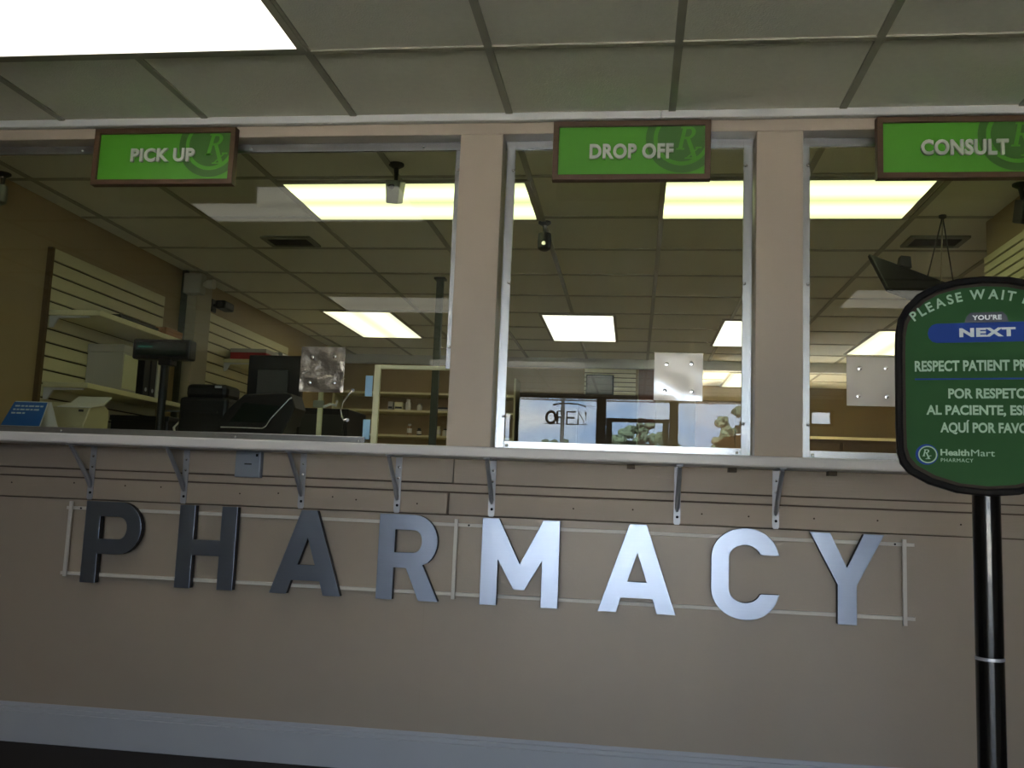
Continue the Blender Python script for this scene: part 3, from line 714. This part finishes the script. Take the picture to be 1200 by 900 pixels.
# ------------------------------------------------------------------ left pharmacy wall
def slatwall(axis, a0, a1, z0, z1, at, label, pitch=.072, trim=True, th=.022, edgem='trimbrown'):
    """cream slatwall; axis 'x' = lies on a wall facing +x / -x at x=at, 'y' = faces -y at y=at"""
    sgn = th
    loc = (at, (a0+a1)/2, z0) if axis != 'y' else ((a0+a1)/2, at, z0)
    r = thing('slatwall_panel', label, 'slatwall', loc, 0, 'cream slatwall panels')
    def bx(a, b, d0, d1, c, d_):
        if axis == 'x+': return B(at+d0, at+d1, a, b, c, d_)
        if axis == 'x-': return B(at-d1, at-d0, a, b, c, d_)
        return B(a, b, at-d1, at-d0, c, d_)
    bx(a0, a1, 0, th*.4, z0, z1).build('backing', M['groove'], r)
    mb = MB(); z = z1
    while z > z0+.01:
        zl = max(z0, z-pitch+.009); q = bx(a0, a1, th*.4, th, zl, z); mb.add(q.v, q.f); z -= pitch
    mb.build('slat', M['slat'], r, bevel=.002)
    if trim: bx(a0-.022, a0, 0, th+.006, z0-.02, z1).build('edge_trim', M[edgem], r)
    return r
LX = -3.07
slatwall('x+', 1.04, 2.215, .98, 2.19, LX, 'cream slatwall panel with two shelves on the left pharmacy wall')
slatwall('x+', 2.72, 4.40, .98, 2.222, LX, 'cream slatwall panel beyond the wall column on the left pharmacy wall', trim=False)
slatwall('x-', .86, 1.335, 1.0, 2.24, 1.70, 'yellowish slatwall panel behind the round standing sign', pitch=.042, edgem='slat')
slatwall('y', -.52, 0.0, 1.0, 2.33, 6.06, 'small cream slatwall panel on the back partition', pitch=.046, trim=False, th=.02)
PX = LX+.022
def shelf(x1, y0, y1, z, th, label, post=False):
    r = thing('wall_shelf', label, 'shelf', (PX, y0, z), 0, 'cream shelves on the slatwall')
    B(PX, x1, y0, y1, z, z+th).build('board', M['shelfcream'], r, bevel=.004)
    for yy in (y0+.02, y1-.06):
        MB().shape([[(PX, z-.062), (PX+.022, z-.062), (PX+.05, z-.012), (PX+.22, z-.008), (PX+.22, z), (PX, z)]], .012, FRONT((0, yy, 0))).build('bracket', M['trimwhite'], r)
    if post: B(x1-.03, x1-.008, y1-.02, y1-.002, 1.0, z).build('end_post', M['shelfcream'], r)
    return r
shelf(-2.757, 1.045, 1.95, 1.832, .030, 'upper cream shelf holding a black folder on the left slatwall')
shelf(-2.795, 1.055, 2.30, 1.455, .028, 'lower cream shelf holding a grey box and binders on the left slatwall', True)
shelf(-2.72, 3.13, 4.2, 1.90, .028, 'cream shelf holding a red box beyond the wall column')
# back counter along the left wall
bc = thing('back_counter', 'low beige cabinet counter along the left pharmacy wall', 'counter', (-2.8, 1.9, 0))
B(-2.95, -2.5, .9, 4.3, .0, .94).build('body', M['beige'], bc); B(-2.955, -2.47, .88, 4.32, .94, .975).build('worktop', M['laminate'], bc, bevel=.004)
fo = thing('folder', 'flat black folder lying on the upper cream shelf', 'folder', (-2.86, 1.55, 1.862))
B(-2.98, -2.80, 1.30, 1.72, 1.862, 1.868).build('cover', M['blackplastic'], fo); B(-2.975, -2.80, 1.31, 1.71, 1.868, 1.886).build('pages', M['dark'], fo); B(-2.98, -2.80, 1.30, 1.72, 1.886, 1.892).build('cover', M['blackplastic'], fo)
ob = thing('card_box', 'flat orange-brown card box at the far end of the upper shelf', 'box', (-2.86, 1.85, 1.862))
B(-2.98, -2.765, 1.74, 1.94, 1.862, 1.895).build('tray', M['orange'], ob); B(-2.982, -2.763, 1.738, 1.942, 1.885, 1.905).build('lid', M['orange'], ob, bevel=.002)
gb = thing('archive_box', 'pale grey archive box on the lower cream shelf', 'box', (-2.9, 1.6, 1.483))
B(-3.045, -2.83, 1.42, 1.58, 1.483, 1.70).build('body', M['greybox'], gb, bevel=.003); B(-3.047, -2.826, 1.417, 1.583, 1.70, 1.745).build('lid', M['greybox'], gb, bevel=.003)
B(-2.83, -2.827, 1.43, 1.57, 1.50, 1.69).build('label_strip', M['cream'], gb)
for k, (cm, l) in enumerate((('blackplastic', 'black binder next to the grey archive box'), ('blackplastic', 'second black binder from the grey archive box'), ('paper', 'white binder among the black ones on the lower shelf'), ('blackplastic', 'last black binder on the lower shelf, beside the white one'))):
    y0 = 1.62+k*.075; bn_ = thing('binder', l, 'binder', (-2.92, y0, 1.483), 0, 'binders on the lower shelf')
    B(-3.03, -2.81, y0, y0+.06, 1.483, 1.75).build('cover', M[cm], bn_, bevel=.003)
    B(-3.025, -2.83, y0+.006, y0+.054, 1.745, 1.752).build('pages', M['paper'], bn_)
    MB().lathe([(.012, 0), (.012, .001)], (-2.8105, y0+.03, 1.52), 'x', 12).build('finger_ring', M['zinc'], bn_)
dk = thing('storage_bin', 'black storage bin on the back counter under the lower shelf', 'bin', (-2.75, 1.9, .975))
B(-2.95, -2.60, 1.55, 2.15, .975, 1.35).build('body', M['blackplastic'], dk, bevel=.012); B(-2.955, -2.595, 1.545, 2.155, 1.33, 1.36).build('lid', M['blackplastic'], dk, bevel=.004)
cl = MB().tube([(-2.55, 1.60, .976), (-2.56, 1.58, 1.20), (-2.575, 1.57, 1.30), (-2.545, 1.58, 1.34), (-2.51, 1.6, 1.30), (-2.50, 1.62, 1.1), (-2.50, 1.63, .977)], .007, 8)
tag(cl.build('cable', M['paper'], smooth=True, origin=(-2.55, 1.6, .976)), 'white cable loop beside the black storage bin', 'cable')
# column, emergency light and wall camera
struct(MB().box(LX, -2.965, 2.48, 2.70, 0, CZ).build('column', M['colgrey'], bevel=.003))
struct(B(LX, -3.035, 2.455, 2.48, 0, CZ).build('trim_7', M['polegrey']))
el = thing('emergency_light', 'grey emergency light box with a lamp head at the top of the column', 'emergency light', (-2.95, 2.46, 2.27))
B(-3.03, -2.905, 2.40, 2.48, 2.26, 2.40).build('box', M['greybox'], el, bevel=.008)
MB().lathe([(.012, 0), (.03, .03), (.034, .075), (.02, .08)], (-2.905, 2.44, 2.33), 'x', 16).build('lamp_head', M['paper'], el, smooth=True)
wc = thing('security_camera', 'black camera on an arm on the left wall above the far slatwall', 'camera', (LX, 2.95, 2.29))
B(LX, LX+.012, 2.90, 2.97, 2.24, 2.33).build('mount', M['blackplastic'], wc)
MB().tube([(LX+.01, 2.93, 2.29), (LX+.06, 2.93, 2.285)], .012, 8).build('arm', M['blackplastic'], wc)
B(LX+.05, LX+.13, 2.86, 3.02, 2.255, 2.315).build('housing', M['blackplastic'], wc, bevel=.012)
MB().lathe([(.02, 0), (.018, -.006)], (LX+.09, 2.86, 2.285), 'y', 14).build('lens', M['dark'], wc)
rb = thing('carton', 'flat red carton with a white lid on the far cream shelf', 'box', (-2.86, 3.3, 1.928))
B(-3.02, -2.74, 3.18, 3.42, 1.928, 1.985).build('tray', M['red'], rb, bevel=.002); B(-3.022, -2.738, 3.178, 3.422, 1.985, 2.015).build('lid', M['greybox'], rb, bevel=.003)
pk = thing('wrapped_pack', 'clear-wrapped white pack on the far shelf behind the red carton', 'pack', (-2.86, 3.75, 1.928))
B(-3.0, -2.73, 3.48, 3.85, 1.928, 2.03).build('contents', M['paper'], pk, bevel=.02); B(-3.01, -2.72, 3.47, 3.86, 1.929, 2.04).build('wrap', M['plasticwrap'], pk, bevel=.03)
cb = thing('carton', 'small white carton with a dark round mark at the end of the far shelf', 'box', (-2.85, 4.0, 1.928))
B(-2.98, -2.74, 3.92, 4.12, 1.928, 2.03).build('body', M['paper'], cb, bevel=.003); MB().lathe([(.018, 0), (.018, -.001)], (-2.80, 3.919, 1.985), 'y', 14).build('mark', M['dark'], cb)
ct = thing('storage_cabinet', 'tall dark cabinet behind the printers at the left', 'cabinet', (-2.1, 2.3, 0))
B(-2.45, -1.80, 2.3, 2.7, 0, 1.50).build('body', M['blackplastic'], ct, bevel=.006); B(-2.43, -2.13, 2.285, 2.30, .1, 1.46).build('door', M['dark'], ct, bevel=.003); B(-2.11, -1.82, 2.285, 2.30, .1, 1.46).build('door', M['dark'], ct, bevel=.003)

# power pole
pp = thing('power_pole', 'slim grey-green power pole from ceiling to floor behind the left window', 'pole', (-1.31, 2.6, 0))
B(-1.335, -1.290, 2.58, 2.62, 0, CZ-.006).build('pole', M['polegrey'], pp, bevel=.003)
B(-1.350, -1.275, 2.565, 2.635, CZ-.018, CZ-.006).build('ceiling_plate', M['polegrey'], pp)

# bottle shelving on the back partition
sh = thing('shelving_unit', 'cream shelving unit with medicine bottles on the back partition', 'shelving', (-2.1, 5.9, 0))
B(-3.05, -1.20, 6.02, 6.05, 0, 2.16).build('back_panel', M['rxwall'], sh)
for z in (.3, .7, 1.0, 1.30, 1.575, 1.825, 2.005): B(-3.05, -1.20, 5.72, 6.02, z-.022, z).build('shelf', M['shelfcream'], sh, bevel=.002)
for x in (-3.065, -1.20): B(x, x+.018, 5.72, 6.05, 0, 2.17).build('side_panel', M['shelfcream'], sh)
def bottle(x, z, r_, h, bm, cm, label, sq=False):
    y = 5.80; o = thing('medicine_bottle', label, 'bottle', (x, y, z), 0, 'bottles on the back shelving')
    MB().lathe([(r_*.95, 0), (r_, .004), (r_, h*.70), (r_*.6, h*.82), (r_*.6, h*.84)], (x, y, z), 'z', 16).build('body', M[bm], o, smooth=True)
    MB().lathe([(r_*.68, h*.83), (r_*.7, h*.98), (r_*.6, h)], (x, y, z), 'z', 16).build('cap', M[cm], o, smooth=True)
    MB().lathe([(r_*1.01, h*.2), (r_*1.01, h*.6)], (x, y, z), 'z', 16).build('label', M['paper'], o)
KX = lambda px: (px-742)/1085*(5.8+3.352)
bottle(KX(471), 1.825, .028, .115, 'paper', 'paper', 'tallest white bottle on the upper back shelf')
bottle(KX(485), 1.825, .026, .075, 'paper', 'greybox', 'short white bottle on the upper back shelf')
bottle(KX(474), 1.575, .026, .115, 'amber', 'paper', 'amber bottle with white cap on the lower back shelf')
bottle(KX(486), 1.575, .024, .075, 'dark', 'dark', 'short dark jar on the lower back shelf')
bottle(KX(509), 1.575, .027, .10, 'cream', 'cream', 'cream bottle right of the power pole on the lower back shelf')
bottle(KX(518), 1.575, .03, .075, 'paper', 'blackplastic', 'white bottle with black cap on the lower back shelf')
for x0, x1, h, m_, l in ((KX(447), KX(453), .085, 'greybox', 'narrow grey medicine carton at the left of the upper back shelf'), (KX(455), KX(465), .08, 'cream', 'wider cream medicine carton on the upper back shelf')):
    o = thing('medicine_carton', l, 'box', ((x0+x1)/2, 5.8, 1.825), 0, 'cartons on the back shelving')
    B(x0, x1, 5.76, 5.86, 1.825, 1.825+h).build('body', M[m_], o, bevel=.002); B(x0+.006, x1-.006, 5.759, 5.76, 1.84, 1.86).build('label_strip', M['dark'], o)
o = thing('tray', 'flat dark tray at the right end of the upper back shelf', 'tray', (KX(515), 5.8, 1.825))
B(KX(506), KX(525), 5.74, 5.9, 1.825, 1.845).build('base', M['greybox'], o); B(KX(506), KX(525), 5.738, 5.902, 1.845, 1.862).build('lid', M['print_navy'], o, bevel=.003)
# monitor on the back slatwall
m2 = thing('wall_monitor', 'dark grey monitor mounted on the small back slatwall', 'monitor', (-.36, 6.0, 2.06))
B(-.50, -.22, 5.96, 6.0, 2.03, 2.26).build('panel', M['dark'], m2, bevel=.008); B(-.41, -.31, 6.0, 6.04, 2.10, 2.19).build('mount', M['blackplastic'], m2)
B(-.485, -.235, 5.957, 5.96, 2.06, 2.25).build('screen', M['screen'], m2)
# far cabinet
fc = thing('storage_cabinet', 'cream-topped dark cabinet along the far pharmacy wall behind the right window', 'cabinet', (2.9, 7.7, 0))
B(1.7, 4.2, 7.5, 7.94, 0, 1.79).build('body', M['groove'], fc); B(1.68, 4.22, 7.47, 7.94, 1.79, 1.82).build('top', M['shelfcream'], fc, bevel=.003)
for k in range(4): B(1.72+k*.62, 2.30+k*.62, 7.485, 7.5, .1, 1.75).build('door', M['groove'], fc, bevel=.004)
for x0, x1, y0, y1, zt, lb in ((-1.14, .02, 5.72, 6.02, 2.03, 'added dark brown cabinet below the small back slatwall, carrying the monitor'), (.66, 1.62, 7.5, 7.93, 2.2, 'added tall dark brown cabinet at the far end of the pharmacy')):
    kc = thing('storage_cabinet', lb, 'cabinet', ((x0+x1)/2, y0, 0))  # both added to darken the walls behind the reflected sky
    B(x0, x1, y0, y1, 0, zt).build('body', M['groove'], kc, bevel=.003)
    xm = (x0+x1)/2
    for a, b in ((x0+.01, xm-.005), (xm+.005, x1-.01)):
        dd = B(a, b, y0-.018, y0, .08, zt-.02).build('door', M['groove'], kc, bevel=.003)
        MB().tube([((a+b)/2-.05, y0-.028, zt*.55), ((a+b)/2+.05, y0-.028, zt*.55)], .006, 8).build('handle', M['zinc'], dd)
# hanging black screen and cables
hs = thing('hanging_screen', 'black screen tilted and hung on cables under the ceiling behind the right window', 'screen', (1.40, 1.3, 2.05))
A_ = Vector((1.13, 1.30, 2.252)); Bv = Vector((.44, .02, -.165)); Cv = Vector((.075, -.05, -.19))
Nn = Bv.cross(Cv).normalized()*.03
MB().add([A_, A_+Bv, A_+Bv+Cv, A_+Cv, A_+Nn, A_+Bv+Nn, A_+Bv+Cv+Nn, A_+Cv+Nn], [(0, 3, 2, 1), (4, 5, 6, 7), (0, 1, 5, 4), (1, 2, 6, 5), (2, 3, 7, 6), (3, 0, 4, 7)]).build('panel', M['blackplastic'], hs, bevel=.006)
MB().add([A_+Bv*.38+Vector(d_) for d_ in ((-.03, -.02, 0), (.03, -.02, -.01), (.03, .03, -.01), (-.03, .03, 0), (-.02, -.02, .05), (.025, -.02, .045), (.025, .03, .045), (-.02, .03, .05))], [(0, 3, 2, 1), (4, 5, 6, 7), (0, 1, 5, 4), (1, 2, 6, 5), (2, 3, 7, 6), (3, 0, 4, 7)]).build('bracket', M['blackplastic'], hs)
HK = Vector((1.462, 1.25, CZ-.005))
for k, (f_, m_) in enumerate(((.62, 'wire'), (.76, 'silvercable'), (.90, 'wire'))):
    MB().tube([HK, A_+Bv*f_+Cv*.05], .0035, 6).build('cable', M[m_], hs)
MB().lathe([(.018, 0), (.018, -.012), (.006, -.02)], (HK.x, HK.y, CZ), 'z', 12).build('ceiling_hook', M['dark'], hs)

# ------------------------------------------------------------------ shop-front neon and the world outside
ns = thing('neon_sign', 'unlit OPEN tube sign hanging in the shop-front window, seen reflected in the middle pane', 'sign', (-.9, FY+.1, 2.0))
def ntube(pts): return [(x, FY+.08, z) for x, z in pts]
nz = MB()
def oval(cx, cz, rx, rz, n=20): return [(cx+rx*math.cos(2*math.pi*k/n), cz+rz*math.sin(2*math.pi*k/n)) for k in range(n+1)]
for off in (0, .012):
    x = -1.19
    nz.tube(ntube(oval(x+.075, 2.085, .068-off, .085-off)), .012, 6)
nz.tube(ntube([(-1.03, 2.0), (-1.03, 2.17), (-.96, 2.17), (-.935, 2.13), (-.96, 2.09), (-1.02, 2.09)]), .012, 6)
nz.tube(ntube([(-.79, 2.165), (-.90, 2.165), (-.90, 2.0), (-.79, 2.0)]), .012, 6); nz.tube(ntube([(-.90, 2.085), (-.80, 2.085)]), .012, 6)
nz.tube(ntube([(-.75, 2.0), (-.75, 2.17), (-.65, 2.0), (-.65, 2.17)]), .012, 6)
nz.build('letter_tube', M['neon'], ns)
nb = MB().tube(ntube([(-1.10, 2.25), (-1.0, 2.275), (-.88, 2.28), (-.76, 2.27), (-.65, 2.24)]), .010, 6)
nb.build('arch_tube', M['neon'], ns)
for x in (-1.06, -.70): MB().tube([(x, FY+.08, 2.26), (x, FY+.08, CZ)], .003, 6).build('hanging_wire', M['wire'], ns)
MB().tube([(-1.2, FY+.075, 2.0), (-.62, FY+.075, 2.0)], .004, 6).build('support_bar', M['wire'], ns)

def tree(x, y, h, wd, base, label, seed):
    rnd = random.Random(seed)
    r = thing('tree', label, 'tree', (x, y, -.06), 0, 'trees across the road')
    MB().tube([(x, y, -.06), (x+.05, y, h*.35), (x, y+.05, h*.8)], [.16, .12, .05], 8).build('trunk', M['bark'], r)
    mb = MB()
    for k in range(150):
        a = rnd.uniform(0, 6.28); rr = wd*.5*math.sqrt(rnd.random()); zz = base+(h-base)*rnd.uniform(.1, .92)*(1-.35*(rr/(wd*.5))**2)
        q = rnd.uniform(.07, .15)*wd*.6; c = Vector((x+rr*math.cos(a), y+rr*math.sin(a)*.7, zz))
        n = 7; vs = []; fs = []
        for j in range(n+1):
            ph = math.pi*j/n
            for i in range(9):
                th = 2*math.pi*i/9; k_ = q*rnd.uniform(.72, 1.15)
                vs.append(c+Vector((k_*math.sin(ph)*math.cos(th), k_*math.sin(ph)*math.sin(th), k_*.8*math.cos(ph))))
        for j in range(n):
            for i in range(9): fs.append((j*9+i, j*9+(i+1) % 9, (j+1)*9+(i+1) % 9, (j+1)*9+i))
        mb.add(vs, fs)
    mb.build('crown', M['leafa'], r)
    return r
tree(.15, -36.5, 4.9, 3.3, 1.2, 'round green tree seen reflected through the shop-front door', 1)
tree(3.9, -26.5, 5.0, 2.9, 1.0, 'tall green tree seen reflected at the right of the middle window', 2)
tree(-4.0, -46.0, 4.6, 3.6, 1.2, 'distant green tree seen reflected under the OPEN sign', 3)
tree(-1.9, -50.0, 4.2, 3.0, 1.0, 'small distant tree left of the reflected door', 4)
tree(6.6, -40.0, 5.2, 4.0, 1.0, 'large distant tree right of the reflected door', 5)
tree(-11.0, -48.0, 5.4, 5.5, 1.0, 'wide distant tree far left across the road', 6)
up = thing('utility_pole', 'wooden utility pole outside the shop-front windows', 'pole', (-1.95, -21.5, -.06))
MB().tube([(-1.95, -21.5, -.06), (-1.95, -21.5, 7.2)], [.055, .05], 10).build('post', M['wire'], up)
B(-2.9, -1.0, -21.56, -21.44, 6.6, 6.7).build('crossarm', M['bark'], up)
for k, z in enumerate((3.72, 4.05, 4.35)):
    tag(MB().tube([(-25, -21.6, z+.25), (-12, -21.6, z+.05), (-1.95, -21.6, z), (10, -21.6, z+.05), (25, -21.6, z+.25)], .022, 6).build('power_line', M['wire'], origin=(-1.95, -21.6, z)), '%s overhead line crossing the reflected sky' % ('lowest', 'middle', 'topmost')[k], 'cable', 'overhead lines')

# ------------------------------------------------------------------ sky and daylight
SKY = 8.5
wd = bpy.data.worlds.new('sky'); S.world = wd; wd.use_nodes = True
N = wd.node_tree.nodes; L = wd.node_tree.links; N.clear()
out = N.new('ShaderNodeOutputWorld'); bg = N.new('ShaderNodeBackground'); bg.inputs['Strength'].default_value = SKY
tc = N.new('ShaderNodeTexCoord'); sp = N.new('ShaderNodeSeparateXYZ'); L.new(tc.outputs['Generated'], sp.inputs[0])
rp = N.new('ShaderNodeValToRGB'); rp.color_ramp.elements[0].position = .0; rp.color_ramp.elements[0].color = (.50, .68, 1., 1)
rp.color_ramp.elements[1].position = .6; rp.color_ramp.elements[1].color = (.22, .42, .85, 1)
L.new(sp.outputs['Z'], rp.inputs['Fac'])
mp = N.new('ShaderNodeMapping'); mp.inputs['Scale'].default_value = (5, 5, 11); L.new(tc.outputs['Generated'], mp.inputs['Vector'])
nz_ = N.new('ShaderNodeTexNoise'); nz_.inputs['Scale'].default_value = 1.6; nz_.inputs['Detail'].default_value = 6; L.new(mp.outputs[0], nz_.inputs['Vector'])
cr = N.new('ShaderNodeMapRange'); cr.inputs['From Min'].default_value = .42; cr.inputs['From Max'].default_value = .62; L.new(nz_.outputs['Fac'], cr.inputs['Value'])
mx = N.new('ShaderNodeMix'); mx.data_type = 'RGBA'; L.new(cr.outputs[0], mx.inputs['Factor']); L.new(rp.outputs['Color'], mx.inputs['A']); mx.inputs['B'].default_value = (1., 1.02, 1.08, 1)
L.new(mx.outputs['Result'], bg.inputs['Color']); L.new(bg.outputs[0], out.inputs['Surface'])
for x0, x1, z0, z1 in ((-2.17, -1.68, .03, 2.13), (-1.57, -.51, .03, 2.36), (-.385, .455, .2, 2.36), (.565, 1.82, .03, 2.36)):
    ld = bpy.data.lights.new('window_portal', 'AREA'); ld.shape = 'RECTANGLE'; ld.size = x1-x0; ld.size_y = z1-z0; ld.cycles.is_portal = True
    lo_ = bpy.data.objects.new('window_portal', ld); COL.objects.link(lo_); lo_.location = ((x0+x1)/2, FY-.13, (z0+z1)/2); lo_.rotation_euler = (R(90), 0, 0)

sl = bpy.data.lights.new('sun', 'SUN'); sl.energy = 175; sl.angle = R(.53); sl.color = (1., .97, .92)
so = bpy.data.objects.new('sun', sl); COL.objects.link(so); so.rotation_euler = Vector((.18, -.72, -.67)).to_track_quat('-Z', 'Y').to_euler()

# ------------------------------------------------------------------ camera (recovered from the photograph's vanishing points)
F_, YW, PT, RL, D_, CH = 1085.14, -.13386, .12379, .04029, 3.3518, .9744
cy, sy, cp, sp_ = math.cos(YW), math.sin(YW), math.cos(PT), math.sin(PT)
f = Vector((sy*cp, cy*cp, sp_)); r0 = Vector((cy, -sy, 0)); u0 = r0.cross(f)
r_ = r0*math.cos(RL)+u0*math.sin(RL); u_ = -r0*math.sin(RL)+u0*math.cos(RL)
cd = bpy.data.cameras.new('camera'); cd.sensor_width = 36; cd.lens = 36*F_/1200; cd.clip_start = .05; cd.clip_end = 300
co = bpy.data.objects.new('camera', cd); COL.objects.link(co)
m4 = Matrix((r_, u_, -f)).transposed().to_4x4(); m4.translation = (0, -D_, CH); co.matrix_world = m4
S.camera = co

S.view_settings.view_transform = 'Standard'; S.view_settings.look = 'None'
S.view_settings.exposure = .3; S.view_settings.gamma = 1.; S.view_settings.use_curve_mapping = False
S.cycles.use_denoising = True
try: S.cycles.denoiser = 'OPENIMAGEDENOISE'
except Exception: pass
S.cycles.max_bounces = 10; S.cycles.diffuse_bounces = 5; S.cycles.glossy_bounces = 5; S.cycles.transparent_max_bounces = 16
S.cycles.sample_clamp_indirect = 80.; S.cycles.caustics_reflective = False; S.cycles.caustics_refractive = False
